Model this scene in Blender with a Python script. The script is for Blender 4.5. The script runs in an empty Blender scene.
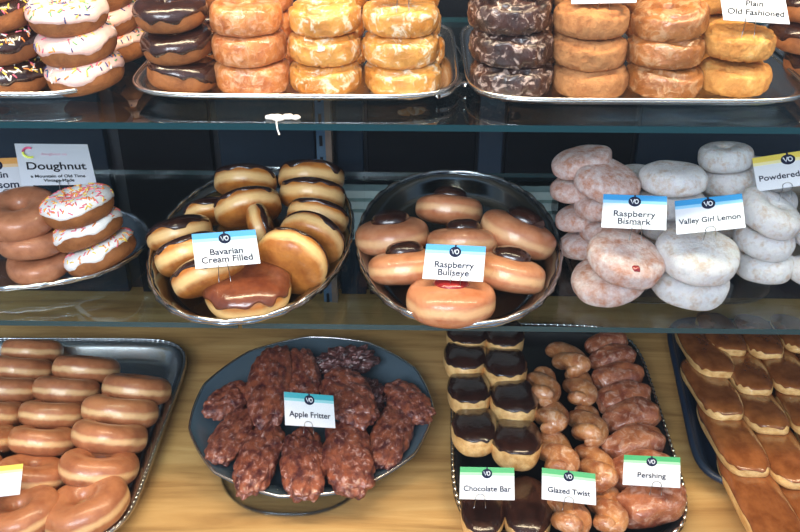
import bpy, math, random
from math import sin, cos, tan, pi, radians as R, sqrt
from mathutils import Vector as V, Matrix, noise, Quaternion
random.seed(7)
S = bpy.context.scene
C = S.collection

# ------------------------------------------------------------------ camera
F = 900.0
CAM = V((0, 0, 0.68))
YAW, PITCH = R(1.2), R(29.3)
fh = V((-sin(YAW), cos(YAW), 0)); RT = V((cos(YAW), sin(YAW), 0)); ZU = V((0, 0, 1))
FW = fh * cos(PITCH) - ZU * sin(PITCH)
UP = fh * sin(PITCH) + ZU * cos(PITCH)
cam_d = bpy.data.cameras.new('camera'); cam = bpy.data.objects.new('camera', cam_d); C.objects.link(cam)
cam_d.sensor_width = 36; cam_d.lens = 36 * F / 800; cam_d.clip_start = .02
cam.matrix_world = Matrix(((RT.x, UP.x, -FW.x, CAM.x), (RT.y, UP.y, -FW.y, CAM.y), (RT.z, UP.z, -FW.z, CAM.z), (0, 0, 0, 1)))
S.camera = cam

def ray(px, py): return FW + RT * ((px - 400) / F) - UP * ((py - 266) / F)
def at(px, py, z):                       # point of the horizontal plane z seen at a pixel
    d = ray(px, py); return CAM + d * ((z - CAM.z) / d.z)
def aty(px, py, y):
    d = ray(px, py); return CAM + d * ((y - CAM.y) / d.y)
def mpp(p): return (p - CAM).dot(FW) / F  # metres per pixel there
def xat(px, y, z):                       # world x at depth y, height z for an image column
    k = (px - 400) / F; fy = FW.y * y + FW.z * (z - CAM.z); ry = RT.y * y
    return (k * fy - ry) / (RT.x - k * FW.x)

# ------------------------------------------------------------------ light
S.view_settings.view_transform = 'Standard'; S.view_settings.look = 'None'
S.view_settings.gamma = 1; S.view_settings.use_curve_mapping = False
S.view_settings.exposure = 0.2
w = bpy.data.worlds.new('world'); S.world = w; w.use_nodes = True
nt = w.node_tree; nt.nodes.clear()
def N(nt, t, **k):
    n = nt.nodes.new(t)
    for a, b in k.items():
        if a in n.inputs.keys(): n.inputs[a].default_value = b
        else: setattr(n, a, b)
    return n
tc = N(nt, 'ShaderNodeTexCoord'); sp = N(nt, 'ShaderNodeSeparateXYZ'); nt.links.new(tc.outputs['Generated'], sp.inputs[0])
r1 = N(nt, 'ShaderNodeValToRGB'); nt.links.new(sp.outputs['Y'], r1.inputs[0])       # street side bright, shop side dark
m0 = N(nt, 'ShaderNodeMath', operation='MULTIPLY_ADD'); m0.inputs[1].default_value = .5; m0.inputs[2].default_value = .5
nt.links.new(sp.outputs['Y'], m0.inputs[0]); nt.links.new(m0.outputs[0], r1.inputs[0])
e = r1.color_ramp.elements; e[0].position = .1; e[0].color = (.66, .80, 1, 1); e[1].position = .62; e[1].color = (.05, .06, .08, 1)
r2 = N(nt, 'ShaderNodeValToRGB'); m1 = N(nt, 'ShaderNodeMath', operation='MULTIPLY_ADD'); m1.inputs[1].default_value = .5; m1.inputs[2].default_value = .5
nt.links.new(sp.outputs['Z'], m1.inputs[0]); nt.links.new(m1.outputs[0], r2.inputs[0])
e = r2.color_ramp.elements; e[0].position = .3; e[0].color = (.16, .15, .14, 1); e[1].position = .6; e[1].color = (1, 1, 1, 1)
mx = N(nt, 'ShaderNodeMixRGB', blend_type='MULTIPLY'); mx.inputs[0].default_value = 1
nt.links.new(r1.outputs[0], mx.inputs[1]); nt.links.new(r2.outputs[0], mx.inputs[2])
bg = N(nt, 'ShaderNodeBackground'); bg.inputs[1].default_value = .95; nt.links.new(mx.outputs[0], bg.inputs[0])
wo = N(nt, 'ShaderNodeOutputWorld'); nt.links.new(bg.outputs[0], wo.inputs[0])

def area(name, loc, target, sx, sy, power, col):
    l = bpy.data.lights.new(name, 'AREA'); l.shape = 'RECTANGLE'; l.size = sx; l.size_y = sy; l.energy = power; l.color = col
    o = bpy.data.objects.new(name, l); C.objects.link(o); o.location = loc
    o.rotation_euler = (V(target) - V(loc)).to_track_quat('-Z', 'Y').to_euler(); return o
area('sky_daylight', (-.55, -1.2, 1.45), (0, .9, .2), 1.5, .8, 52, (.93, .96, 1))
area('case_strip_lamp', (.05, .70, .93), (.05, .90, .2), 1.5, .07, 12, (1, .80, .52))

# ------------------------------------------------------------------ materials
MATS = {}
def mat(name, build):
    if name in MATS: return MATS[name]
    m = bpy.data.materials.new(name); m.use_nodes = True; t = m.node_tree; t.nodes.clear()
    out = N(t, 'ShaderNodeOutputMaterial'); sh = build(t); t.links.new(sh, out.inputs[0]); MATS[name] = m; return m
def ramp(t, src, stops):
    r = N(t, 'ShaderNodeValToRGB'); t.links.new(src, r.inputs[0]); el = r.color_ramp.elements
    while len(el) < len(stops): el.new(.5)
    for k, (p, c) in enumerate(stops): el[k].position = p; el[k].color = (*c, 1)
    return r.outputs[0]
def noise_n(t, scale, detail=4, rough=.6, coord='Object', dist=0, ys=1):
    c = N(t, 'ShaderNodeTexCoord'); n = N(t, 'ShaderNodeTexNoise'); n.inputs['Scale'].default_value = scale
    n.inputs['Detail'].default_value = detail; n.inputs['Roughness'].default_value = rough; n.inputs['Distortion'].default_value = dist
    oi = N(t, 'ShaderNodeObjectInfo'); a = N(t, 'ShaderNodeVectorMath', operation='ADD'); t.links.new(c.outputs[coord], a.inputs[0])
    mu = N(t, 'ShaderNodeMath', operation='MULTIPLY'); mu.inputs[1].default_value = 37; t.links.new(oi.outputs['Random'], mu.inputs[0])
    t.links.new(mu.outputs[0], a.inputs[1]); t.links.new(a.outputs[0], n.inputs['Vector'])
    if ys != 1: a.operation = 'MULTIPLY_ADD'; a.inputs[1].default_value = (1, ys, 1); t.links.remove(a.inputs[1].links[0]); t.links.new(mu.outputs[0], a.inputs[2])
    return n.outputs['Fac']
def mixc(t, fac, a, b, mode='MIX'):
    m = N(t, 'ShaderNodeMixRGB', blend_type=mode)
    for i, x in enumerate((fac, a, b)):
        if isinstance(x, (int, float)): m.inputs[i].default_value = x
        elif isinstance(x, tuple): m.inputs[i].default_value = (*x, 1)
        else: t.links.new(x, m.inputs[i])
    return m.outputs[0]
def princ(t, col, rough=.5, metal=0, coat=0, bump=None, bs=.3, bd=.02, sss=0, spec=.5, coat_r=.1):
    p = N(t, 'ShaderNodeBsdfPrincipled')
    if isinstance(col, tuple): p.inputs['Base Color'].default_value = (*col, 1)
    else: t.links.new(col, p.inputs['Base Color'])
    if isinstance(rough, (int, float)): p.inputs['Roughness'].default_value = rough
    else: t.links.new(rough, p.inputs['Roughness'])
    p.inputs['Metallic'].default_value = metal; p.inputs['Coat Weight'].default_value = coat; p.inputs['Coat Roughness'].default_value = coat_r
    p.inputs['Specular IOR Level'].default_value = spec
    if sss: p.inputs['Subsurface Weight'].default_value = sss; p.inputs['Subsurface Radius'].default_value = (1, .5, .25); p.inputs['Subsurface Scale'].default_value = .004
    if bump is not None:
        b = N(t, 'ShaderNodeBump'); b.inputs['Strength'].default_value = bs; b.inputs['Distance'].default_value = max(bd * .1, .0006)
        t.links.new(bump, b.inputs['Height']); t.links.new(b.outputs[0], p.inputs['Normal'])
    return p.outputs[0]
def zcoord(t):
    c = N(t, 'ShaderNodeTexCoord'); s = N(t, 'ShaderNodeSeparateXYZ'); t.links.new(c.outputs['Object'], s.inputs[0])
    m = N(t, 'ShaderNodeMath', operation='MULTIPLY_ADD'); m.inputs[1].default_value = 1.1; m.inputs[2].default_value = .5
    t.links.new(s.outputs['Z'], m.inputs[0]); return m.outputs[0]

def m_raised(name, crust, band, crust2=None, coat=.5, bpos=.5, bw=.09):   # fried dough with the pale proof line round its middle
    def b(t):
        n = noise_n(t, 2.2, 4, .6)
        cr = ramp(t, n, [(.3, crust2 or tuple(c * .72 for c in crust)), (.62, crust)])
        z = zcoord(t); m = N(t, 'ShaderNodeMath', operation='MULTIPLY_ADD'); m.inputs[1].default_value = .16; t.links.new(n, m.inputs[0]); t.links.new(z, m.inputs[2])
        off = .08
        f = ramp(t, m.outputs[0], [(bpos + off - bw * 1.6, (0, 0, 0)), (bpos + off - bw * .5, (1, 1, 1)), (bpos + off + bw * .5, (1, 1, 1)), (bpos + off + bw * 1.6, (0, 0, 0))])
        col = mixc(t, f, cr, band)
        return princ(t, col, .38, coat=coat, coat_r=.2, bump=noise_n(t, 9, 5), bs=.25, bd=.03, spec=.4, sss=.06)
    return mat(name, b)
def m_dough(name, a, b_, sc=3, rough=.6, coat=.0, bs=.4, c=None):
    def b(t):
        n = noise_n(t, sc, 6, .65); st = [(.32, a), (.6, b_)]
        if c: st.append((.74, c))
        return princ(t, ramp(t, n, st), rough, coat=coat, bump=noise_n(t, sc * 4, 6, .7), bs=bs, bd=.04, spec=.35, sss=.06)
    return mat(name, b)
def m_glazed(name, a, b_, glaze, sc=2.6, amt=(.55, .63), ys=1):    # crackled glaze lying in patches over dark crust
    def b(t):
        n = noise_n(t, sc * 2.0, 6, .7, dist=.8, ys=ys); base = ramp(t, noise_n(t, sc, 5, .6, ys=ys), [(.35, a), (.62, b_)])
        f = ramp(t, n, [(amt[0], (0, 0, 0)), (amt[1], (1, 1, 1))])
        return princ(t, mixc(t, f, base, glaze), .32, coat=.7, bump=n, bs=.5, bd=.06, coat_r=.15)
    return mat(name, b)
def m_icing(name, a, b_=None, rough=.22, coat=.5, sc=3, bs=.15, ys=1):
    def b(t): return princ(t, ramp(t, noise_n(t, sc, 4, ys=ys), [(.35, a), (.65, b_ or a)]), rough, coat=coat, bump=noise_n(t, sc * 1.6, 3), bs=bs, bd=.06)
    return mat(name, b)
def flat(name, col, rough=.5, metal=0, coat=0, spec=.5): return mat(name, lambda t: princ(t, col, rough, metal, coat, spec=spec))
def m_powder(name, body, powder, lo, hi):
    def b(t):
        n = noise_n(t, 3.0, 7, .72); f = ramp(t, n, [(lo, (0, 0, 0)), (hi, (1, 1, 1))])
        g2 = ramp(t, noise_n(t, 7, 6, .8), [(.30, (.84, .84, .88)), (.52, (1, 1, 1))])
        return princ(t, mixc(t, 1.0, mixc(t, f, body, powder), g2, 'MULTIPLY'), .85, bump=noise_n(t, 5, 7, .8), bs=.9, bd=.06, spec=.2, sss=.08)
    return mat(name, b)
def m_metal(name, col, rough, sc=60, bs=.15):
    return mat(name, lambda t: princ(t, col, rough, 1, bump=noise_n(t, sc, 3), bs=bs, bd=.001))
def m_glass(name, tint, fres=1.5, gloss=.02, boost=1.0):
    def b(t):
        tr = N(t, 'ShaderNodeBsdfTransparent'); tr.inputs[0].default_value = (*tint, 1)
        gl = N(t, 'ShaderNodeBsdfGlossy'); gl.inputs['Roughness'].default_value = gloss; gl.inputs['Color'].default_value = (.9, .97, 1, 1)
        fr = N(t, 'ShaderNodeFresnel'); ge = N(t, 'ShaderNodeNewGeometry'); io = N(t, 'ShaderNodeMath', operation='MULTIPLY_ADD')   # thin sheet: same reflectance from both faces
        io.inputs[1].default_value = 1 / fres - fres; io.inputs[2].default_value = fres; t.links.new(ge.outputs['Backfacing'], io.inputs[0]); t.links.new(io.outputs[0], fr.inputs[0])
        mu = N(t, 'ShaderNodeMath', operation='MULTIPLY'); mu.inputs[1].default_value = boost; t.links.new(fr.outputs[0], mu.inputs[0])
        mi = N(t, 'ShaderNodeMixShader'); t.links.new(mu.outputs[0], mi.inputs[0]); t.links.new(tr.outputs[0], mi.inputs[1]); t.links.new(gl.outputs[0], mi.inputs[2])
        return mi.outputs[0]
    return mat(name, b)

M_raised = m_raised('raised_glazed_dough', (.50, .19, .080), (.78, .47, .22), (.34, .11, .045), coat=.5, bw=.075)
M_bullseye = m_raised('bullseye_dough', (.60, .25, .12), (.80, .45, .22), (.46, .15, .06), coat=.65)
M_bun = m_raised('cream_bun_dough', (.58, .21, .04), (.90, .56, .23), (.36, .10, .018), coat=.45, bpos=.46, bw=.12)
M_cake = m_dough('brown_cake_dough', (.22, .070, .020), (.36, .130, .038))
M_cakepink = m_dough('rosy_cake_dough', (.32, .115, .052), (.46, .185, .092), coat=.4, rough=.4, bs=.1)
M_orange = m_glazed('orange_glazed_dough', (.44, .115, .025), (.74, .27, .07), (.86, .46, .27), 2.2, (.48, .66))
M_gold = m_glazed('golden_glazed_dough', (.55, .19, .025), (.84, .40, .09), (.95, .78, .56), 1.5, (.53, .62))
M_plain = m_dough('plain_golden_dough', (.50, .19, .04), (.78, .38, .10), 2.4, .6, .1, .6, (.90, .56, .22))
M_plaincake = m_dough('plain_cake_dough', (.40, .15, .05), (.60, .27, .10), 3.4, .7, .0, .7)
M_crumb = m_dough('pale_crumb', (.70, .37, .13), (.90, .62, .30), 6, .8, .0, .9)
M_maple = m_glazed('maple_glazed_dough', (.28, .09, .02), (.46, .17, .045), (.54, .29, .14), 1.3, (.50, .60))
M_chocglz = m_glazed('chocolate_glazed_dough', (.020, .007, .005), (.07, .022, .013), (.52, .38, .32), 2.2, (.54, .62))
M_fritter = m_glazed('fritter_dough', (.085, .016, .018), (.36, .095, .042), (.66, .40, .36), 2.4, (.55, .68), 1.7)
M_fritterd = m_glazed('dark_fritter_dough', (.030, .010, .012), (.13, .036, .030), (.50, .32, .32), 2.6, (.55, .64))
M_twist = m_raised('twist_dough', (.54, .20, .065), (.76, .42, .20), (.34, .10, .03), coat=.7, bpos=.3)
M_log = m_glazed('log_dough', (.22, .050, .025), (.46, .15, .06), (.66, .40, .31), 1.2, (.50, .72), 1.5)
M_twistg = m_glazed('twist_glazed_dough', (.34, .10, .035), (.60, .25, .085), (.78, .50, .34), 1.5, (.50, .70), 1.4)
M_bardough = m_dough('bar_dough', (.60, .29, .08), (.88, .56, .23), 3, .55, .2, .2)
M_choc = m_icing('chocolate_icing', (.022, .008, .006), (.045, .016, .011), .2, .6)
M_chocm = m_icing('milk_chocolate_icing', (.13, .032, .014), (.20, .055, .022), .22, .6)
M_mapleic = m_icing('maple_icing', (.19, .055, .015), (.32, .105, .032), .2, .7, 1.6, .15, 2.2)
M_pink = m_icing('pink_icing', (.80, .50, .44), (.86, .60, .53), .42, .2)
M_white = m_icing('white_icing', (.88, .84, .80), (.92, .90, .88), .42, .2)
M_jam = m_icing('red_jam', (.24, .012, .014), (.32, .02, .02), .12, .8)
M_cream = m_icing('berry_cream', (.42, .24, .26), (.52, .34, .36), .4, .3)
M_powr = m_powder('dusted_rosy_dough', (.66, .30, .19), (.93, .77, .73), .36, .60)
M_poww = m_powder('powdered_white', (.74, .58, .46), (.95, .92, .91), .33, .50)
SPR = [flat('sprinkle_' + n, c, .4, 0, .3) for n, c in (('yellow', (.9, .62, .08)), ('orange', (.88, .26, .05)), ('pink', (.82, .15, .22)), ('navy', (.05, .07, .22)), ('white', (.92, .88, .8)), ('green', (.12, .40, .16)))]
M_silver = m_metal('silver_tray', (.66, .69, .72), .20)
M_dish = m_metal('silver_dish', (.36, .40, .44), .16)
M_foil = m_metal('foil_tray', (.62, .62, .62), .26, 25, .35)
M_rim = m_metal('bright_rim', (.88, .88, .87), .24)
M_bronze = m_metal('bronze_tray', (.85, .70, .56), .4)
M_navytray = flat('navy_tray', (.012, .022, .045), .35)
M_blacktray = flat('black_tray', (.012, .012, .014), .3)
M_plastic = mat('grey_blue_plastic', lambda t: princ(t, (.075, .11, .14), .25, coat=.4))
M_clear = m_glass('clear_plastic', (.93, .95, .96), 1.45, .05, 1.3)
M_card = flat('card_white', (.74, .76, .82), .6)
M_ink = flat('ink_navy', (.008, .012, .04), 1)
M_blk = flat('ink_black', (.008, .008, .012), 1)
M_blue = flat('band_blue', (.05, .32, .66), .45); M_lblue = flat('band_light_blue', (.30, .62, .86), .45)
M_teal = flat('band_teal', (.04, .36, .44), .45); M_ltea = flat('band_light_teal', (.28, .60, .66), .45)
M_green = flat('band_green', (.03, .34, .13), .45); M_lgreen = flat('band_light_green', (.30, .60, .38), .45)
M_yel = flat('band_yellow', (.86, .66, .12), .45); M_lyel = flat('band_light_yellow', (.90, .80, .42), .45)
M_org = flat('band_orange', (.86, .42, .12), .45); M_lorg = flat('band_light_orange', (.92, .62, .36), .45)
M_wire = flat('wire_metal', (.35, .35, .36), .3, 1)

# ------------------------------------------------------------------ mesh helpers
def mesh(name, vs, fs, mats, fm=None, smooth=True):
    me = bpy.data.meshes.new(name); me.from_pydata([tuple(v) for v in vs], [], fs)
    for m in (mats if isinstance(mats, list) else [mats]): me.materials.append(m)
    if fm: me.polygons.foreach_set('material_index', fm)
    me.polygons.foreach_set('use_smooth', [smooth] * len(me.polygons)); me.update(); return me
def link(name, me, parent=None):
    o = bpy.data.objects.new(name, me); C.objects.link(o)
    if parent: o.parent = parent
    return o
def tag(o, label, cat, group=None, kind=None):
    if label: o['label'] = label
    if cat: o['category'] = cat
    if group: o['group'] = group
    if kind: o['kind'] = kind
    return o
def sgn(x, e): return math.copysign(abs(x) ** e, x)
def nz(p, sc, seed): return noise.noise(V(p) * sc + V((seed * 7.3, seed * 3.1, seed * 1.7)))

def f_torus(hz=.38, rr=.40, sq=.8, wob=.03, seed=0, hole=None):
    c = 1 - rr
    def f(u, v):
        k = 1 + wob * nz((cos(u), sin(u), 0), 1.3, seed)
        rad = c + rr * sgn(cos(v), sq); z = hz * sgn(sin(v), sq)
        p = V((rad * cos(u) * k, rad * sin(u) * k, z))
        return p * (1 + wob * .5 * nz(p, 2.5, seed + 5))
    return f
def f_old(seed=0, hz=.40, rag=.06):                      # cake ring with a cracked, flared crown
    c, rr = .58, .42
    def f(u, v):
        q = .5 + .5 * nz((cos(u) * 1.5, sin(u) * 1.5, 0), 2.2, seed)
        rad = c + rr * sgn(cos(v), .72); z = hz * sgn(sin(v), .72)
        p = V((rad * cos(u), rad * sin(u), z))
        g = math.exp(-((v - R(48 + 14 * sin(3 * u + seed))) / .16) ** 2)             # crack circling the crown
        g2 = math.exp(-((v - R(-48)) / .2) ** 2) * .5
        n = abs(nz(p, 3.5, seed + 2))
        s = 1 - .20 * g * (0.3 + q) - .08 * g2 + rag * nz(p, 5.5, seed) - .11 * max(0, .10 - n) / .10
        o = V((c * cos(u), c * sin(u), 0)); p = o + (p - o) * (s + .05 * q * (1 if v > .3 and v < 2.5 else 0))
        return p
    return f
def f_super(hz=.42, eh=1.0, ev=.75, wob=.03, seed=0, lump=0, sag=0):
    def f(u, v):
        cv = sgn(cos(v), ev)
        p = V((sgn(cos(u), eh) * cv, sgn(sin(u), eh) * cv, hz * sgn(sin(v), ev)))
        s = 1 + wob * nz(p, 1.6, seed)
        if lump:
            d = noise.voronoi(V((p.x * 2.3, p.y * 4.2, p.z * 3.0)) + V((seed * 3.1, 0, seed)))[0][0]
            s += lump * (.40 - d * d * 1.3) + lump * .35 * nz(p, 5, seed) + lump * .22 * nz(p, 11, seed)
        return p * s
    return f
def grid_ring(f, nu=72, nv=30):
    vs = [f(2 * pi * i / nu, 2 * pi * j / nv) for i in range(nu) for j in range(nv)]
    fs = [(i * nv + j, ((i + 1) % nu) * nv + j, ((i + 1) % nu) * nv + (j + 1) % nv, i * nv + (j + 1) % nv) for i in range(nu) for j in range(nv)]
    return vs, fs
def grid_ball(f, nu=64, nv=28):
    vs = [f(0, -pi / 2)]; fs = []
    for j in range(1, nv):
        for i in range(nu): vs.append(f(2 * pi * i / nu, -pi / 2 + pi * j / nv))
    vs.append(f(0, pi / 2)); T = len(vs) - 1
    for i in range(nu):
        k = (i + 1) % nu; fs.append((0, 1 + k, 1 + i)); fs.append((T, 1 + (nv - 2) * nu + i, 1 + (nv - 2) * nu + k))
        for j in range(nv - 2): fs.append((1 + j * nu + i, 1 + j * nu + k, 1 + (j + 1) * nu + k, 1 + (j + 1) * nu + i))
    return vs, fs
def nrm(f, u, v, h=.01):
    a = f(u + h, v) - f(u - h, v); b = f(u, v + h) - f(u, v - h); n = a.cross(b)
    return n.normalized() if n.length > 1e-9 else V((0, 0, 1))
def icing_ring(f, seed, th=.035, lo=R(5), drip=R(32), nu=96, nv=22):
    vs, fs = [], []
    for i in range(nu):
        u = 2 * pi * i / nu
        d = .5 + .9 * nz((cos(u) * 2.2, sin(u) * 2.2, 0), .75, seed) + .25 * nz((cos(u) * 2.2, sin(u) * 2.2, 0), 2.6, seed); v0 = lo - drip * max(0, min(1, d)) ; v1 = pi + R(8)
        for j in range(nv):
            t = j / (nv - 1); t2 = t if j not in (0,) else 0
            v = v0 + (v1 - v0) * (t ** 1.15)
            k = -.4 if j in (0, nv - 1) else (.9 if j in (1, nv - 2) else 1)
            vs.append(f(u, v) + nrm(f, u, v) * th * k)
    for i in range(nu):
        k = (i + 1) % nu
        for j in range(nv - 1): fs.append((i * nv + j, k * nv + j, k * nv + j + 1, i * nv + j + 1))
    return vs, fs
def icing_cap(f, seed, th=.04, lo=R(8), drip=R(30), nu=96, nv=18, fr=1.6):
    vs, fs = [], []
    for i in range(nu):
        u = 2 * pi * i / nu
        d = .5 + .9 * nz((cos(u) * 2.2, sin(u) * 2.2, 0), fr, seed); v0 = lo - drip * max(0, min(1, d))
        for j in range(nv):
            v = v0 + (pi / 2 - .02 - v0) * (j / (nv - 1)) ** 1.2
            k = -.4 if j == 0 else (.9 if j == 1 else 1)
            n = nrm(f, u, v); vs.append(f(u, v) + n * th * k)
    T = len(vs); vs.append(f(0, pi / 2) + V((0, 0, th)))
    for i in range(nu):
        k = (i + 1) % nu
        for j in range(nv - 1): fs.append((i * nv + j, k * nv + j, k * nv + j + 1, i * nv + j + 1))
        fs.append((i * nv + nv - 1, k * nv + nv - 1, T))
    return vs, fs
def sprinkles(f, seed, n=95, th=.045, vr=(R(18), R(165)), mix=(0, 1, 2, 3, 4, 5), size=.072):
    rd = random.Random(seed); vs, fs, fm = [], [], []
    for _ in range(n):
        u = rd.uniform(0, 2 * pi); v = rd.uniform(*vr); p = f(u, v); nn = nrm(f, u, v)
        t = nn.orthogonal().normalized(); t.rotate(Quaternion(nn, rd.uniform(0, 6.28))); b = nn.cross(t); p = p + nn * th
        L, r = size * rd.uniform(.8, 1.2), size * .27; m = rd.choice(mix); o = len(vs)
        for s, q in ((-1, .45), (-.75, 1), (.75, 1), (1, .45)):
            for k in range(5):
                a = 2 * pi * k / 5; vs.append(p + t * (L * s) + (nn * cos(a) + b * sin(a)) * r * q)
        for j in range(3):
            for k in range(5): fs.append((o + j * 5 + k, o + j * 5 + (k + 1) % 5, o + j * 5 + 5 + (k + 1) % 5, o + j * 5 + 5 + k)); fm.append(m)
        fs.append(tuple(o + k for k in range(4, -1, -1))); fs.append(tuple(o + 15 + k for k in range(5))); fm += [m, m]
    return vs, fs, fm
def f_twist(seed, nu=14, nl=70, turns=1.0):
    vs, fs = [], []
    for s in (0, 1):
        o = len(vs)
        for i in range(nl):
            t = i / (nl - 1); y = -1 + 2 * t; a = 2 * pi * turns * t + s * pi + seed
            env = max(0.0, 1 - abs(y) ** 5) ** .5
            cc = V((.25 * cos(a) * (.4 + .6 * env), y * .84, .26 * sin(a) * (.4 + .6 * env)))
            rr = .60 * (.30 + .70 * env) * (1 + .10 * sin(13 * t + seed + 2 * s)) if 0 < i < nl - 1 else .02
            for k in range(nu):
                b = 2 * pi * k / nu; vs.append(cc + V((rr * cos(b), 0, rr * .85 * sin(b))))
        for i in range(nl - 1):
            for k in range(nu): fs.append((o + i * nu + k, o + i * nu + (k + 1) % nu, o + (i + 1) * nu + (k + 1) % nu, o + (i + 1) * nu + k))
        fs.append(tuple(o + k for k in range(nu - 1, -1, -1))); fs.append(tuple(o + (nl - 1) * nu + k for k in range(nu)))
    return vs, fs
MAPS = {}
def variants(key, n, fn):
    MAPS[key] = [fn(s) for s in range(n)]
def P_(name, vf, m, *a): return (name, mesh(name, vf[0], vf[1], m, *( [vf[2]] if len(vf) > 2 else [])))

# each kind: a list of part tuples (name, mesh, [sub-parts]); a single tuple means one mesh
variants('raised_ring', 4, lambda s: [P_('ring', grid_ring(f_torus(.37, .41, .85, .06, s)), M_raised)])
variants('pink_cake', 3, lambda s: [P_('ring', grid_ring(f_torus(.36, .42, .8, .04, s)), M_cakepink)])
def sprk(ic, mixs, n, lo=R(14), drip=R(20), dough=None):
    def g(s):
        f = f_torus(.38, .42, .78, .05, s)
        return [P_('dough', grid_ring(f), dough or M_cake), P_('icing', icing_ring(f, s, .04, lo, drip), ic) + ([P_('sprinkles', sprinkles(f, s + 3, n, mix=mixs), SPR)],)]
    return g
variants('pink_sprinkle', 3, sprk(M_pink, (0, 1, 2, 3, 4, 5, 3), 150))
variants('white_sprinkle', 3, sprk(M_white, (0, 1, 2, 2, 1), 260))
variants('choc_sprinkle', 3, sprk(M_choc, (0, 1, 4, 4, 0, 2), 300))
variants('choc_ring', 3, lambda s: [P_('dough', grid_ring(f_torus(.38, .42, .78, .05, s)), M_cake), P_('icing', icing_ring(f_torus(.38, .42, .78, .05, s), s + 9, .04, R(22), R(34)), M_choc)])
variants('orange_ring', 3, lambda s: [P_('ring', grid_ring(f_torus(.40, .42, .62, .07, s)), M_orange)])
for k, m, rg in (('gold_old', M_gold, .05), ('plain_old', M_plain, .06), ('plain_cake', M_plaincake, .04), ('maple_old', M_maple, .05), ('choc_old', M_chocglz, .13)):
    variants(k, 3, lambda s, m=m, rg=rg: [P_('ring', grid_ring(f_old(s * 3 + 1, .40, rg), 96, 40), m)])
variants('cream_bun', 3, lambda s: [P_('dough', grid_ball(f_super(.40, 1, .72, .05, s)), M_bun), P_('icing', icing_cap(f_super(.40, 1, .72, .05, s), s, .035, R(30), R(30), fr=1.0), M_choc)])
variants('cream_bun_front', 1, lambda s: [P_('dough', grid_ball(f_super(.40, 1, .72, .05, s)), M_bun), P_('icing', icing_cap(f_super(.40, 1, .72, .05, s), s, .05, R(26), R(30), fr=1.3), M_chocm)])
def jamtop(m, r=.42):
    def g(s):
        f = f_super(.42, 1, .66, .05, s)
        vs, fs = grid_ball(f_super(.12 if m is M_jam else .26, 1, .9, .08, s + 4), 40, 12); vs = [V((v.x * r, v.y * r, v.z + .40)) for v in vs]
        return [P_('dough', grid_ball(f), M_bullseye), P_('filling', (vs, fs), m)]
    return g
variants('bullseye_jam', 1, jamtop(M_jam)); variants('bullseye_choc', 3, jamtop(M_choc, .52))
variants('bismarck', 4, lambda s: [P_('bun', grid_ball(f_super(.42, 1, .68, .07, s)), M_powr)])
def hole_bun(s):
    vs, fs = grid_ball(f_super(.10, 1, .9, .3, s), 20, 8); vs = [V((v.x * .13 + .05, v.y * .10 - .78, v.z + .28)) for v in vs]
    return [P_('bun', grid_ball(f_super(.42, 1, .68, .07, 2)), M_powr), P_('jam_spot', (vs, fs), M_jam)]
variants('bismarck_hole', 1, hole_bun)
variants('lemon_bun', 4, lambda s: [P_('bun', grid_ball(f_super(.43, 1, .66, .08, s + 3)), M_poww)])
variants('powder_ring', 3, lambda s: [P_('ring', grid_ring(f_torus(.40, .44, .78, .06, s)), M_poww)])
variants('fritter', 5, lambda s: [P_('fritter', grid_ball(f_super(.52, .85, .75, .12, s + 1, .15), 110, 64), M_fritter)])
variants('dark_fritter', 2, lambda s: [P_('fritter', grid_ball(f_super(.6, .9, .8, .12, s + 11, .42), 110, 64), M_fritterd)])
def barv(ic, hz, lo, drip, eh=.55):
    def g(s):
        f = f_super(hz, eh, .6, .05, s + 2)
        return [P_('dough', grid_ball(f, 80, 26), M_bardough), P_('icing', icing_cap(f, s, .03, lo, drip), ic)]
    return g
variants('choc_bar', 4, barv(M_choc, .80, R(17), R(9), .85))
variants('maple_bar', 4, barv(M_mapleic, .72, R(16), R(18), .55))
variants('twist', 3, lambda s: [P_('twist', f_twist(s * 1.1 + .4), M_twistg)])
variants('log', 4, lambda s: [P_('log', grid_ball(f_super(.9, .75, .85, .14, s + 5, .03), 80, 40), M_log)])

cnt = {}
def make(key, name, label, cat, group, loc, rot, scale):
    i = cnt.get(key, 0); cnt[key] = i + 1; parts = MAPS[key][i % len(MAPS[key])]
    if len(parts) == 1:
        o = link(name, parts[0][1])
    else:
        o = link(name, None); o.empty_display_size = .02
        for p in parts:
            c = link(p[0], p[1], o)
            if len(p) > 2:
                for q in p[2]: g = link(q[0], q[1], c); g['kind'] = 'stuff'
    o.rotation_mode = 'QUATERNION'; o.location = loc; o.rotation_quaternion = rot; o.scale = scale if not isinstance(scale, float) else (scale,) * 3
    tag(o, label, cat, group); return o
def orient(tilt, az, spin=None):
    a = R(az); q = Quaternion((-sin(a), cos(a), 0), R(tilt))
    return q @ Quaternion((0, 0, 1), random.uniform(0, 6.28) if spin is None else R(spin))
def disk(key, name, label, cat, group, px, py, z, wpx, tilt=0, az=90, spin=None, hs=1.0, base=None):
    if base is not None:             # rest the tilted disk's lowest edge on its tray
        r0 = wpx * mpp(at(px, py, z)) / 2; z = max(z, base + .0035 + .86 * r0 * sin(R(tilt)) + .40 * r0 * hs * cos(R(tilt)))
    p = at(px, py, z); r = wpx * mpp(p) / 2
    return make(key, name, label, cat, group, p, orient(tilt, az, spin), (r, r, r * hs))
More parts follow.
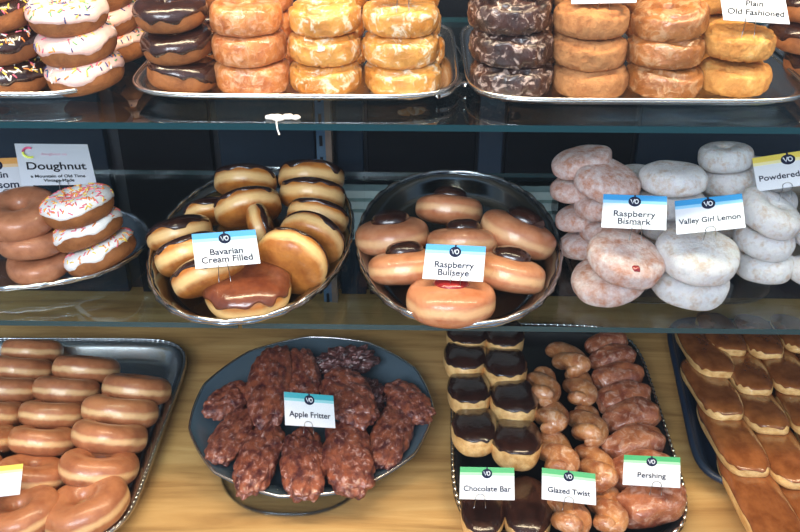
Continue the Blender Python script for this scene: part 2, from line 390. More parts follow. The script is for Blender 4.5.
def oblong(key, name, label, cat, group, a, za, b, zb, wpx, h=1.0, L=None, roll=0):   # long axis from the point seen at pixel a to the one seen at b
    A = at(*a, za); B = at(*b, zb); d = B - A
    if L: d = d.normalized() * L; B = A + d
    c = (A + B) / 2; wd = wpx * mpp(c); y = d.normalized(); x = y.cross(ZU).normalized(); z = x.cross(y)
    q = Matrix((x, y, z)).transposed().to_quaternion() @ Quaternion((0, 1, 0), R(roll))
    return make(key, name, label, cat, group, c, q, (wd / 2, d.length / 2, wd / 2 * h))

def box(vs, fs, x0, x1, y0, y1, z0, z1):
    o = len(vs); vs += [(x, y, z) for z in (z0, z1) for y in (y0, y1) for x in (x0, x1)]
    fs += [tuple(o + i for i in q) for q in ((0, 2, 3, 1), (4, 5, 7, 6), (0, 1, 5, 4), (2, 6, 7, 3), (0, 4, 6, 2), (1, 3, 7, 5))]
def boxobj(name, dims, m, parent=None, bevel=0):
    vs, fs = [], []; 
    for d in dims: box(vs, fs, *d)
    o = link(name, mesh(name, vs, fs, m, smooth=False), parent)
    if bevel: b = o.modifiers.new('bevel', 'BEVEL'); b.width = bevel; b.segments = 2
    return o
def struct(o): o['kind'] = 'structure'; return o
def tube_mesh(vs, fs, pts, r, n=8, closed=False):
    o = len(vs); L = len(pts)
    for i, p in enumerate(pts):
        a = pts[(i - 1) % L] if (closed or i > 0) else p; b = pts[(i + 1) % L] if (closed or i < L - 1) else p
        t = (V(b) - V(a)).normalized(); x = t.orthogonal().normalized() if abs(t.z) > .9 else t.cross(ZU).normalized(); y = t.cross(x)
        for k in range(n): vs.append(V(p) + (x * cos(2 * pi * k / n) + y * sin(2 * pi * k / n)) * r)
    for i in range(L if closed else L - 1):
        j = (i + 1) % L
        for k in range(n): fs.append((o + i * n + k, o + i * n + (k + 1) % n, o + j * n + (k + 1) % n, o + j * n + k))
    if not closed: fs.append(tuple(o + k for k in range(n))); fs.append(tuple(o + (L - 1) * n + k for k in range(n - 1, -1, -1)))

# ------------------------------------------------------------------ setting
Z_M, Z_T = .205, .409          # tops of the two glass shelves
YF, YB = .730, 1.10
def wood(t):
    c = N(t, 'ShaderNodeTexCoord'); mp = N(t, 'ShaderNodeMapping'); mp.inputs['Scale'].default_value = (1.6, 16, 4); t.links.new(c.outputs['Object'], mp.inputs[0])
    n = N(t, 'ShaderNodeTexNoise'); n.inputs['Scale'].default_value = 2.2; n.inputs['Detail'].default_value = 8; n.inputs['Roughness'].default_value = .6; n.inputs['Distortion'].default_value = 1.2
    t.links.new(mp.outputs[0], n.inputs['Vector'])
    col = ramp(t, n.outputs['Fac'], [(.30, (.30, .15, .048)), (.50, (.50, .285, .10)), (.70, (.62, .39, .155))])
    return princ(t, col, .45, coat=.15, bump=n.outputs['Fac'], bs=.1, bd=.002)
M_wood = mat('oak_board', wood)
struct(boxobj('floor', [(-1.0, 1.0, .38, 1.14, -.03, 0)], M_wood))
M_shelfglass = m_glass('shelf_glass', (.88, .94, .95), 1.5, .03, .9)
M_edge = mat('glass_edge', lambda t: princ(t, (.010, .05, .062), .15, coat=.3))
def shelf(name, x0, x1, z, label, y0=YF, y1=YB, th=.006):
    vs, fs = [], []; box(vs, fs, x0, x1, y0, y1, z - th, z)
    me = mesh(name, vs, fs, [M_shelfglass, M_edge], [0, 0, 1, 1, 1, 1], False)
    return tag(link(name, me), label, 'glass shelf')
shelf('glass_shelf', -.95, .95, Z_T, 'upper clear glass shelf with a teal edge, under the highest row of doughnut trays')
xg = at(240, 322, Z_M).x
shelf('glass_shelf', -.95, xg - .002, Z_M, 'left pane of the middle glass shelf, under the cream filled and sprinkled doughnut trays')
shelf('glass_shelf', xg + .002, .95, Z_M, 'wide right pane of the middle glass shelf, under the bullseye and powdered doughnuts')
M_dark = mat('back_wall_dark', lambda t: princ(t, ramp(t, noise_n(t, 2.5, 3), [(.35, (.006, .009, .016)), (.7, (.010, .015, .025))]), .5))
M_dk2 = flat('back_panel_navy', (.010, .020, .036), .5, spec=.2); M_dk3 = flat('back_panel_black', (.003, .004, .007), .55, spec=.15); M_dk4 = flat('back_panel_slate', (.024, .038, .062), .5, spec=.2)
struct(boxobj('wall_back', [(-1.0, 1.0, 1.14, 1.16, -.03, 1.1)], M_dark))
def xb(px, z=.3, y=1.12): return xat(px, y, z)
for (a, b, m, lb) in ((-40, 95, M_dk2, 'dark navy sliding back panel at the far left of the case'), (110, 205, M_dk3, 'black back panel behind the doughnut sign'),
                      (213, 312, M_dk2, 'navy back panel behind the cream filled doughnut tray'), (334, 362, M_dk2, 'narrow navy back panel just right of the metal upright'), (366, 478, M_dk3, 'black back panel behind the bullseye doughnut tray'),
                      (481, 506, M_dk4, 'narrow slate blue back panel right of the bullseye tray'), (509, 640, M_dk3, 'black back panel behind the rosy powdered buns'), (645, 860, M_dk2, 'dark navy back panel behind the powdered cake doughnuts')):
    tag(boxobj('back_panel', [(xb(a), xb(b), 1.125, 1.14, 0.0, 1.0)], m, bevel=.002), lb, 'panel')
# slotted upright carrying the shelves
x0, x1 = xb(312, .3, 1.105), xb(331, .3, 1.105); xm = (x0 + x1) / 2
up = link('shelf_upright', None); up.location = (xm, 1.11, 0); tag(up, 'slotted metal shelf upright behind the cream filled doughnuts', 'upright')
def up_box(nm, dims, m): return boxobj(nm, [(a - xm, b - xm, c - 1.11, d - 1.11, e_, f_) for a, b, c, d, e_, f_ in dims], m, up)
up_box('channel', [(xm - .009, xm + .003, 1.104, 1.124, 0, .9)], flat('steel_blue', (.10, .20, .34), .3, .6))
up_box('edge_strip', [(xm + .003, xm + .011, 1.102, 1.124, 0, .9)], flat('warm_steel', (.26, .20, .17), .35, .4))
up_box('slots', [(xm - .005, xm - .001, 1.1025, 1.106, z, z + .014) for z in [i * .03 for i in range(30)]], M_blk)
# ribbed pale ledge added to stand in for light mirrored in the glass shelf
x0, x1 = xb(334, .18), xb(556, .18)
M_reflection = flat('pale_teal_reflection', (.82, .97, .95), .35)
tag(boxobj('reflection_ribs', [(x0, x1, 1.088, 1.124, .172 - .016 * k, .183 - .016 * k) for k in range(3)] + [(x0, x1, 1.108, 1.124, .10, .183)], M_reflection), 'pale teal ribbed ledge added as mirrored light behind the bullseye doughnut tray', 'reflection')
# front pane of the display case
M_pane = m_glass('front_glass', (.965, .98, .99), 1.45, .0, .55)
struct(boxobj('window_1', [(-1.0, 1.0, .400, .404, 0, 1.1)], M_pane))

# ------------------------------------------------------------------ trays
def tray(name, label, c, yaw, a, b, n, prof, m, seg=120, scal=None, group=None, bead=None, rimm=None, extra=None, poly=None):
    """prof: (outward offset, height) from the edge of the flat bottom to the rim"""
    root = link(name, None); root.location = c; root.rotation_euler = (0, 0, yaw); tag(root, label, 'tray', group)
    vs, fs = [V((0, 0, prof[0][1]))], []
    ring = []
    for i in range(seg):
        t = 2 * pi * i / seg; p = V((a * sgn(cos(t), 2 / n), b * sgn(sin(t), 2 / n), 0))
        if poly:
            k = pi / poly; tt = (t % (2 * k)) - k; p = p * (cos(k) / cos(tt) * .5 + .5) * 1.0
        ring.append(p)
    nr = []
    for i in range(seg):
        d = (ring[(i + 1) % seg] - ring[i - 1]); nr.append(V((d.y, -d.x, 0)).normalized())
    for k, (o, z) in enumerate(prof):
        for i in range(seg):
            so = 0
            if scal and k >= len(prof) - scal[2]: so = scal[1] * cos(scal[0] * 2 * pi * i / seg)
            vs.append(ring[i] + nr[i] * (o + so) + V((0, 0, z + so * .3)))
    for i in range(seg):
        j = (i + 1) % seg; fs.append((0, 1 + i, 1 + j))
        for k in range(len(prof) - 1): q = 1 + k * seg; fs.append((q + i, q + seg + i, q + seg + j, q + j))
    o = link('dish', mesh('dish', vs, fs, m), root); md = o.modifiers.new('solid', 'SOLIDIFY'); md.thickness = .0008; md.offset = -1
    if rimm:
        vs, fs = [], []; oo, zz = prof[-2]
        tube_mesh(vs, fs, [ring[i] + nr[i] * oo + V((0, 0, zz + .0005)) for i in range(seg)], rimm[1], 8, True)
        link('rim', mesh('rim', vs, fs, rimm[0]), root)
    if bead:                                            # knurled bead pattern along the rim
        nb, r, mm = bead; vs, fs = [], []; oo, zz = prof[-2]
        L = [0]
        for i in range(seg): L.append(L[-1] + (ring[(i + 1) % seg] - ring[i]).length)
        pts = []; M_ = nb * 6; i = 0
        for q in range(M_):
            s = L[-1] * q / M_
            while i < seg - 1 and L[i + 1] < s: i += 1
            f_ = (s - L[i]) / (L[i + 1] - L[i] + 1e-9)
            pts.append(ring[i].lerp(ring[(i + 1) % seg], f_) + nr[i].lerp(nr[(i + 1) % seg], f_) * oo + V((0, 0, zz + r * .4)))
        tube_mesh(vs, fs, pts, 1.0, 7, True)
        for q in range(M_):
            k_ = r * (.35 + .65 * abs(sin(pi * q / 6)) ** .8)
            for h in range(7): vs[q * 7 + h] = pts[q] + (V(vs[q * 7 + h]) - pts[q]) * k_
        link('beading', mesh('beading', vs, fs, mm), root)
    return root
LOW = [(-.004, .002), (.004, .004), (.010, .010), (.017, .013), (.021, .013), (.022, .011)]
DEEP = [(-.02, .002), (-.008, .003), (.0, .008), (.006, .018), (.014, .022), (.020, .023), (.022, .020)]
def tray_px(name, label, x0, x1, yf, yb, zb, n, prof, m, yaw=0, **k):
    """outer extent given by the image columns of its ends and the depths of its front and back"""
    o = prof[-2][0]; ym = (yf + yb) / 2; X0, X1 = xat(x0, ym, zb), xat(x1, ym, zb)
    return tray(name, label, ((X0 + X1) / 2, ym, zb), yaw, (X1 - X0) / 2 - o, (yb - yf) / 2 - o, n, prof, m, **k)
TY0, TY1 = .765, 1.03
tray_px('foil_tray', 'silver tray on upper shelf holding the sprinkled doughnut stacks', -160, 132, TY0, TY1, Z_T, 12, LOW, M_foil, rimm=(M_rim, .0016))
tray_px('foil_tray', 'long silver tray on upper shelf under chocolate, orange and golden glazed doughnuts', 158, 455, TY0, TY1, Z_T, 8, LOW, M_foil, rimm=(M_rim, .0016))
tray_px('foil_tray', 'silver tray on upper shelf under chocolate, plain and maple cake doughnuts', 463, 772, TY0 - .006, TY1, Z_T, 8, LOW, M_foil, rimm=(M_rim, .0016))
tray_px('foil_tray', 'silver tray at the right end of the upper shelf with dark doughnuts', 778, 1010, TY0 + .01, TY1, Z_T, 6, LOW, M_foil, rimm=(M_rim, .0016))

# ------------------------------------------------------------------ doughnut stacks on the upper shelf
ORD = ['bottom', 'second', 'third', 'fourth', 'top']
def stack(key, name, desc, cat, group, pxs, wpx, Y, th=.0268, z0=Z_T + .0045, tilts=None, keys=None, place=''):
    n = len(pxs)
    for i, px in enumerate(pxs):
        z = z0 + th * (i + .5); x = xat(px, Y, z); p = V((x, Y, z)); r = wpx * mpp(p) / 2
        tl, az = (tilts[i] if tilts else (random.uniform(0, 3), random.uniform(0, 360)))
        pos = 'topmost' if i == n - 1 else ('lowest', 'second up', 'third up', 'fourth up')[i]
        make(keys[i] if keys else key, name, f'{desc}, {pos} of the stack {place}', cat, group, p, orient(tl, az), r)
YS = .812; YS2 = .895; D = 'doughnut'
stack('choc_sprinkle', 'sprinkled_doughnut', 'chocolate iced doughnut with sprinkles', D, 'chocolate sprinkled doughnuts', [8, 0, -10, -14], 82, YS, tilts=[(4, 0), (5, 200), (6, 180), (5, 190)], place='at far left')
stack('pink_sprinkle', 'sprinkled_doughnut', 'pink iced sprinkled doughnut', D, 'pink sprinkled doughnuts', [85, 77, 67], 77, YS, tilts=[(9, 190), (9, 230), (9, 270)], place='in front', th=.0275)
stack('pink_sprinkle', 'sprinkled_doughnut', 'pink iced sprinkled doughnut', D, 'pink sprinkled doughnuts', [113, 104, 97], 72, YS2, tilts=[(12, 160), (12, 200), (8, 240)], place='in the back row')
stack('choc_sprinkle', 'sprinkled_doughnut', 'chocolate iced sprinkled doughnut', D, 'chocolate sprinkled doughnuts', [38, 35, 33], 72, YS2, place='behind the others at far left')
stack('choc_ring', 'chocolate_doughnut', 'chocolate iced cake doughnut', D, 'chocolate iced ring doughnuts', [184, 178, 170], 71, YS, tilts=[(7, 30), (8, 240), (7, 260)], place='in front', th=.0280)
stack('choc_ring', 'chocolate_doughnut', 'chocolate iced cake doughnut', D, 'chocolate iced ring doughnuts', [196, 193, 190, 190], 66, YS2, place='in the back row')
stack('orange_ring', 'orange_doughnut', 'orange glazed doughnut', D, 'orange glazed doughnuts', [253, 249, 246], 75, YS, place='in front')
stack('orange_ring', 'orange_doughnut', 'orange glazed doughnut', D, 'orange glazed doughnuts', [262, 260, 258], 70, YS2, place='in the back row')
stack('gold_old', 'glazed_doughnut', 'golden glazed doughnut', D, 'golden glazed doughnuts', [326, 325, 325], 73, YS, place='in front, on the left')
stack('gold_old', 'glazed_doughnut', 'golden glazed doughnut', D, 'golden glazed doughnuts', [335, 333, 334, 333], 68, YS2, place='in back, on the left')
stack('gold_old', 'glazed_doughnut', 'golden glazed doughnut', D, 'golden glazed doughnuts', [403, 401, 401], 77, YS, place='in front by the tray end')
stack('gold_old', 'glazed_doughnut', 'golden glazed doughnut', D, 'golden glazed doughnuts', [410, 406, 405, 405], 70, YS2, place='in back by the tray end')
stack('choc_old', 'glazed_chocolate_doughnut', 'dark chocolate doughnut with cracked white glaze', D, 'glazed chocolate old fashioned doughnuts', [511, 511, 509], 83, YS - .004, place='in front', th=.029)
stack('choc_old', 'glazed_chocolate_doughnut', 'dark chocolate doughnut with cracked white glaze', D, 'glazed chocolate old fashioned doughnuts', [518, 516, 515, 512], 78, YS2, place='in back')
stack('plain_cake', 'plain_doughnut', 'plain tan cake doughnut', D, 'plain cake doughnuts', [590, 589, 591], 75, YS - .004, place='in front', keys=['plain_cake', 'plain_cake', 'plain_cake'])
stack('plain_cake', 'plain_doughnut', 'plain tan cake doughnut', D, 'plain cake doughnuts', [585, 586, 588, 588], 70, YS2, place='behind the blank card')
stack('maple_old', 'maple_doughnut', 'maple glazed doughnut', D, 'maple glazed doughnuts', [664, 665, 670], 76, YS - .004, tilts=[(3, 0), (4, 100), (9, 200)], place='in front')
stack('maple_old', 'maple_doughnut', 'maple glazed doughnut', D, 'maple glazed doughnuts', [660, 658, 655, 655], 70, YS2, place='in back')
stack('plain_old', 'old_fashioned_doughnut', 'plain golden doughnut', D, 'plain old fashioned doughnuts', [734, 738], 71, YS - .002, place='under the old fashioned sign', th=.031)
stack('plain_old', 'old_fashioned_doughnut', 'plain golden doughnut', D, 'plain old fashioned doughnuts', [722, 712, 700, 694], 64, YS2, place='in back, left of the old fashioned sign')
stack('choc_ring', 'chocolate_doughnut', 'dark chocolate doughnut', D, 'chocolate doughnuts at the right end', [822, 806, 812, 808, 806], 72, .86, place='at far right', keys=['choc_ring'] * 5)

# curled silver handles between the two long trays of the upper shelf
def handle(pts, label):
    vs, fs = [], []; P = [V(p) for p in pts]; Q = []
    for i in range(len(P) - 1):
        p0, p1, p2, p3 = P[max(i - 1, 0)], P[i], P[i + 1], P[min(i + 2, len(P) - 1)]
        for k in range(8):
            t = k / 8; Q.append(.5 * ((2 * p1) + (p2 - p0) * t + (2 * p0 - 5 * p1 + 4 * p2 - p3) * t * t + (3 * p1 - p0 - 3 * p2 + p3) * t ** 3))
    Q.append(P[-1]); tube_mesh(vs, fs, Q, .0028, 10)
    return mesh('tray_handle', vs, fs, M_rim)
def hpt(px, py, y): return aty(px, py, y)
hm = handle([hpt(438, 34, .99), hpt(452, 44, .96), hpt(462, 58, .93), hpt(455, 66, .91), hpt(444, 60, .90), hpt(446, 74, .87), hpt(462, 76, .85), hpt(452, 90, .80), hpt(438, 96, .785)], '')
tag(link('tray_handle', hm), 'curled silver tray handle between the golden glazed and dark chocolate stacks', 'handle')
hm = handle([hpt(440, 52, .96), hpt(450, 54, .93), hpt(453, 62, .90), hpt(447, 70, .88), hpt(456, 80, .84), hpt(464, 84, .82)], '')
tag(link('tray_handle', hm), 'smaller inner curl of silver handle beside the golden glazed stack', 'handle')

# ------------------------------------------------------------------ middle shelf
ORN = dict(scal=(28, .0012, 3), rimm=(M_rim, .0017), bead=(28, .0027, M_silver))
ZT = Z_M
def fr_y(px, py, z): return at(px, py, z).y
# sprinkled doughnut tray
tray_px('silver_platter', 'oval silver platter at left of the middle shelf with sprinkled doughnuts', -120, 147, fr_y(60, 291, Z_M + .012), fr_y(60, 206, Z_M + .01), Z_M, 2.2, LOW, M_silver, **ORN)
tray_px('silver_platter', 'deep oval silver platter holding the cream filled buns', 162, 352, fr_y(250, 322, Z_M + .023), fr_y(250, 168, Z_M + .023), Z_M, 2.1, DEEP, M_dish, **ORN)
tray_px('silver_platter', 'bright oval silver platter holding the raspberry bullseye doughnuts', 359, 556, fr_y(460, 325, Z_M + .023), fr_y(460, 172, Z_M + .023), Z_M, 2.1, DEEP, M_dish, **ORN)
tray_px('clear_tray', 'shallow clear tray under the rosy and white powdered buns', 560, 742, fr_y(650, 303, Z_M + .005), fr_y(650, 186, Z_M + .01), Z_M, 5, [(-.004, .001), (.002, .003), (.006, .006), (.008, .006)], M_clear)
tray_px('bronze_platter', 'gadrooned bronze platter under the powdered cake doughnuts at right', 727, 930, fr_y(790, 297, Z_M + .012), fr_y(790, 180, Z_M + .01), Z_M, 2.2, LOW, M_bronze, scal=(90, .0012, 3), rimm=(M_rim, .0014))

g = 'rosy glazed cake doughnuts'
disk('pink_cake', 'cake_doughnut', 'rosy brown cake doughnut, bottom of the stack left of the white iced ones', D, g, 40, 262, Z_M + .018, 64, 6, 250)
disk('pink_cake', 'cake_doughnut', 'rosy brown cake doughnut, middle of the stack left of the white iced ones', D, g, 33, 241, Z_M + .043, 66, 8, 100)
disk('pink_cake', 'cake_doughnut', 'rosy brown cake doughnut, top of the stack, under the blossom card', D, g, 20, 214, Z_M + .070, 78, 8, 260)
disk('pink_cake', 'cake_doughnut', 'rosy brown cake doughnut at the left edge behind its stack', D, g, -18, 236, Z_M + .03, 64, 8, 80)
g = 'white iced sprinkled doughnuts'
disk('white_sprinkle', 'sprinkled_doughnut', 'white iced sprinkled doughnut, bottom of the leaning stack', D, g, 101, 253, Z_M + .024, 72, 24, 158, hs=.9)
disk('white_sprinkle', 'sprinkled_doughnut', 'white iced sprinkled doughnut, middle of the leaning stack', D, g, 88, 230, Z_M + .052, 70, 22, 158, hs=.9)
disk('white_sprinkle', 'sprinkled_doughnut', 'white iced sprinkled doughnut on top of the leaning stack', D, g, 78, 207, Z_M + .080, 70, 10, 160)

g = 'chocolate topped cream filled buns'; B = 'cream_bun'
def bun(lab, px, py, z, wd, t, az, sp=None, key='cream_bun', hs=1.16):
    disk(key, B, lab, D, g, px, py, Z_M + z, wd, t, az, sp, hs, Z_M)
bun('cream bun in the far left of the platter back row, dark icing behind', 246, 182, .034, 62, 38, 92)
bun('rearmost cream bun at the back right of the platter', 311, 178, .036, 66, 36, 88)
bun('cream bun second from the back on the platter right side', 312, 196, .036, 66, 38, 82)
bun('cream bun third from the back on the platter right side', 318, 217, .034, 62, 44, 70)
bun('partly hidden cream bun at left back of the platter', 210, 212, .030, 50, 42, 110)
bun('arched cream bun standing behind the middle of the platter', 248, 209, .036, 68, 46, 112)
bun('narrow cream bun standing edge on in the platter centre', 262, 228, .036, 52, 74, 12)
bun('leftmost cream bun on the rim of the platter', 180, 234, .032, 66, 34, 118)
bun('second cream bun at left of the platter, pale side up', 192, 255, .030, 74, 40, 122)
bun('cream bun at front left of the platter with filling showing', 210, 274, .028, 76, 40, 130)
bun('cream bun leaning behind the large plain faced bun at right', 312, 240, .036, 68, 70, 68)
bun('large cream bun at front right, plain golden face to the viewer', 291, 262, .038, 76, 76, 72)
bun('front cream bun with glossy chocolate icing dripping down', 248, 291, .026, 86, 4, 250, 80, 'cream_bun_front')

g = 'raspberry bullseye doughnuts'; B = 'bullseye_doughnut'
def bul(lab, px, py, z, wd, t, az, key='bullseye_choc', hs=1.08): disk(key, B, lab, D, g, px, py, Z_M + z, wd, t, az, None, hs, Z_M)
bul('bullseye doughnut at the back centre with dark filling crown', 449, 210, .030, 66, 30, 80)
bul('bullseye doughnut at left of the platter with dark filling', 392, 236, .026, 74, 17, 115)
bul('bullseye doughnut at the right back of the platter, tilted', 518, 235, .032, 78, 27, 35)
bul('bullseye doughnut in the centre behind the raspberry card', 463, 244, .030, 72, 28, 92)
bul('bullseye doughnut left of the raspberry card', 406, 267, .020, 74, 24, 105)
bul('bullseye doughnut right of the raspberry card', 508, 273, .020, 76, 24, 60)
bul('front bullseye doughnut with shiny red jam centre', 451, 301, .026, 88, 12, 90, 'bullseye_jam')

g = 'rosy powdered raspberry buns'; B = 'powdered_bun'
def pw(key, lab, px, py, z, wd, t, az, sp=None, hs=1): disk(key, B, lab, D, g, px, py, Z_M + z, wd, t, az, sp, hs)
K = 'bismarck'
for i, (px, py, z, wd) in enumerate(((588, 243, .022, 56), (583, 216, .052, 54), (578, 187, .086, 56), (582, 162, .116, 60))):
    pw(K, f'rosy powdered bun in the far left stack, {["bottom", "second from bottom", "third from bottom", "topmost"][i]}', px, py, z, wd, 16, 150)
for i, (px, py, z, wd) in enumerate(((612, 250, .022, 62), (610, 226, .050, 62), (606, 203, .080, 64), (607, 181, .108, 68))):
    pw(K, f'rosy powdered bun in the stack behind the raspberry bismark card, {["bottom", "second from bottom", "third from bottom", "topmost"][i]}', px, py, z, wd, 14, 330 if i == 3 else 150)
pw(K, 'rosy powdered bun at the very front, bottom of the front pair', 610, 279, .020, 76, 14, 185)
pw('bismarck_hole', 'rosy powdered bun with a dark jam spot, top of the front pair', 625, 258, .052, 78, 16, 320, 0)
g = 'white powdered lemon buns'; K = 'lemon_bun'
pw(K, 'small white powdered bun peeking out between the two rear stacks', 637, 176, .090, 44, 8, 90)
for i, (px, py, z, wd) in enumerate(((672, 244, .020, 64), (672, 226, .048, 64), (672, 202, .078, 66), (673, 179, .108, 68))):
    pw(K, f'white powdered bun in the stack behind the lemon card, {["bottom", "second from bottom", "third from bottom", "topmost"][i]}', px, py, z, wd, 8, 90)
pw(K, 'white powdered bun at the front, bottom of the pair below the lemon card', 690, 281, .020, 76, 8, 280)
pw(K, 'white powdered bun pierced by the lemon card wire, top of the pair', 697, 255, .052, 82, 8, 290)
g = 'powdered cake doughnuts'; K = 'powder_ring'; B = 'powdered_doughnut'
for i, (px, py, z, wd) in enumerate(((764, 264, .022, 58), (764, 239, .050, 60), (768, 213, .080, 66))):
    pw(K, f'powdered cake doughnut in the front stack at right, {["bottom", "middle", "topmost"][i]}', px, py, z, wd, (4, 10, 24)[i], (90, 340, 345)[i], None, 1.1)
for i, (px, py, z, wd) in enumerate(((730, 220, .022, 56), (730, 197, .054, 56), (728, 180, .084, 56), (725, 157, .112, 54))):
    pw(K, f'powdered cake doughnut in the rear stack right of the lemon card, {["bottom", "second from bottom", "third from bottom", "topmost"][i]}', px, py, z, wd, 10, 120, None, 1.1)
for i, (px, py, z, wd) in enumerate(((770, 222, .022, 56), (768, 200, .054, 56), (764, 174, .088, 60))):
    pw(K, f'powdered cake doughnut in the rear stack behind the powdered card, {["bottom", "middle", "topmost"][i]}', px, py, z, wd, 10, 60, None, 1.1)
pw(K, 'powdered cake doughnut at the right edge on the bronze platter', 818, 272, .022, 56, 4, 60)
pw(K, 'powdered cake doughnut at the right edge, upper of its stack', 822, 235, .052, 58, 8, 60)

# ------------------------------------------------------------------ bottom board
def line_tray(name, label, pts, z, prof, m, **k):
    """tray whose outer corners are seen at four pixels (back left, back right, front right, front left)"""
    P = [at(x, y, z) for x, y in pts]; c = sum(P, V()) / 4; ax = ((P[1] - P[0]) + (P[2] - P[3])) / 2; ay = ((P[0] - P[3]) + (P[1] - P[2])) / 2
    o = prof[-2][0]; yaw = math.atan2(ay.y, ay.x) - pi / 2
    return tray(name, label, (c.x, c.y, 0), yaw, ax.length / 2 - o, ay.length / 2 - o, k.pop('n', 9), prof, m, **k)
DP = [(-.012, .002), (-.002, .004), (.004, .016), (.010, .020), (.016, .021), (.018, .018)]
line_tray('foil_tray', 'rectangular foil tray at the bottom left with rows of glazed ring doughnuts', [(-95, 338), (196, 340), (118, 545), (-270, 545)], .021, DP, M_foil, n=9, bead=(210, .0016, M_silver), seg=160)
tray_px('plastic_platter', 'many sided grey plastic platter holding the apple fritters', 195, 433, fr_y(310, 504, .02), fr_y(310, 336, .03), 0, 2.0,
        [(-.03, .003), (-.022, .005), (.0, .022), (.012, .028), (.015, .029), (.016, .027)], M_plastic, poly=11, seg=132, rimm=(M_rim, .0012))
tray_px('clear_plate', 'clear plastic plate lying under the apple fritter platter', 225, 372, fr_y(300, 514, .004), fr_y(300, 400, .004), 0, 2.4,
        [(-.01, .001), (.0, .0012), (.006, .003), (.008, .003)], M_clear, rimm=(M_clear, .0012))
line_tray('scalloped_tray', 'black tray with white dotted rim holding chocolate bars, twists and glazed logs', [(444, 325), (640, 325), (690, 540), (464, 540)], .021, DP, M_blacktray, n=6, bead=(120, .0024, M_rim), seg=160)
line_tray('sheet_tray', 'dark navy sheet tray at the bottom right under the maple bars', [(656, 326), (925, 326), (1010, 500), (722, 500)], .021, DP, M_navytray, n=10, rimm=(M_navytray, .004), seg=160)
p0 = at(548, 345, .004)
g = 'glazed ring doughnuts on the foil tray'
RAW = [('right column', [(136, 389, 66), (121, 411, 72), (110, 436, 73), (99, 467, 75), (86, 507, 84)]),
       ('middle column', [(86, 369, 62), (67, 390, 63), (53, 414, 63), (43, 440, 64), (32, 474, 68), (22, 514, 76)]),
       ('left column', [(32, 351, 57), (21, 369, 60), (7, 389, 62), (-8, 412, 64), (-18, 437, 66), (-34, 468, 68), (-52, 506, 74)])]
for col, L in RAW:
    for i, (px, py, wd) in enumerate(L):
        k = len(L) - 1 - i; t = 34; az = 84; z = .034
        if k == 0: t, az, z = 15, 150, .030
        if k == 1: t, az, z = 26, 80, .032
        nth = ['at the very front', 'second from the front', 'third from the front', 'fourth from the front', 'third from the back' if len(L) == 7 else 'rear', 'second from the back' if len(L) == 7 else 'rearmost', 'rearmost'][k]
        disk('raised_ring', 'glazed_doughnut', f'glazed ring doughnut on the foil tray, {col}, {nth}', D, g, px, py, z, wd + 2, t, az + random.uniform(-8, 8), None, 1.06, 0)

g = 'apple fritters on the plastic platter'
FR = [('fritter', (210, 416), (248, 384), 38, .030, 'small fritter at the far left of the platter'),
      ('fritter', (214, 464), (249, 408), 40, .030, 'slanting fritter at front left of the platter'),
      ('fritter', (247, 494), (270, 424), 45, .032, 'long fritter second from the left in the front row'),
      ('fritter', (304, 500), (302, 430), 48, .034, 'long fritter in the front centre below the card'),
      ('fritter', (354, 496), (343, 424), 54, .034, 'wide fritter at the front right of the platter'),
      ('fritter', (266, 424), (275, 348), 48, .044, 'long fritter in the back left of the platter'),
      ('fritter', (302, 408), (300, 350), 40, .040, 'fritter in the back centre behind the card'),
      ('dark_fritter', (318, 366), (374, 356), 40, .036, 'dark glazed fritter at the back of the platter'),
      ('fritter', (366, 424), (334, 372), 50, .048, 'curled pale glazed fritter right of the card'),
      ('dark_fritter', (350, 420), (372, 385), 44, .028, 'dark fritter under the pale curled one'),
      ('fritter', (380, 468), (402, 404), 42, .030, 'fritter at the right rim, front side'),
      ('fritter', (426, 422), (392, 384), 40, .032, 'fritter at the right rim, back side')]
for key, a, b, wd, z, lab in FR: oblong(key, 'apple_fritter', 'glossy brown ' + lab, 'fritter', g, a, z, b, z, wd * .92, 1.0)

g = 'chocolate bars on the black tray'
for i, (px, py, wd) in enumerate([(468, 350, 42), (466, 375, 43), (470, 409, 43), (475, 449, 46), (482, 530, 44)]):
    last = i == 4; A = (px, py + (10 if last else 0))
    oblong('choc_bar', 'chocolate_bar', f'chocolate iced bar in the left column of the black tray, {["rearmost", "second from the back", "middle one", "second from the front", "at the very front"][i]}', 'doughnut bar', g,
           A, .022 if last else .050, (px + (-3 if i < 3 else (-1 if i == 3 else 2)), py - 52), .014, wd, .8, .092)
for i, (px, py, wd) in enumerate([(505, 352, 40), (506, 383, 44), (515, 419, 47), (517, 462, 50), (529, 532, 48)]):
    last = i == 4; A = (px, py + (10 if last else 0))
    oblong('choc_bar', 'chocolate_bar', f'chocolate iced bar in the second column of the black tray, {["rearmost", "second from the back", "middle one", "second from the front", "at the very front"][i]}', 'doughnut bar', g,
           A, .022 if last else .050, (px - 4, py - 52), .014, wd, .8, .092)
g = 'glazed twists on the black tray'
TW = [((583, 372), (545, 338), 34, 'rear twist lying slanted at the back'), ((546, 402), (538, 362), 34, 'second twist of the left twist column'), ((584, 403), (572, 364), 34, 'second twist of the right twist column'),
      ((554, 430), (546, 392), 36, 'middle twist of the left twist column'), ((594, 442), (576, 400), 38, 'middle twist of the right twist column'), ((566, 474), (542, 424), 40, 'twist just behind the glazed twist card'),
      ((606, 488), (580, 434), 40, 'twist right of the glazed twist card'), ((574, 536), (560, 478), 42, 'front twist below the glazed twist card'), ((612, 532), (600, 474), 40, 'front twist at the right of its column')]
for a, b, wd, lab in TW:
    b = (b[0] * .74 + a[0] * .26, b[1] * .74 + a[1] * .26)
    oblong('twist', 'glazed_twist', 'glazed twisted doughnut, ' + lab, 'twist', g, a, .056, b, .018, wd * 1.12, .9)
g = 'glazed logs on the black tray'
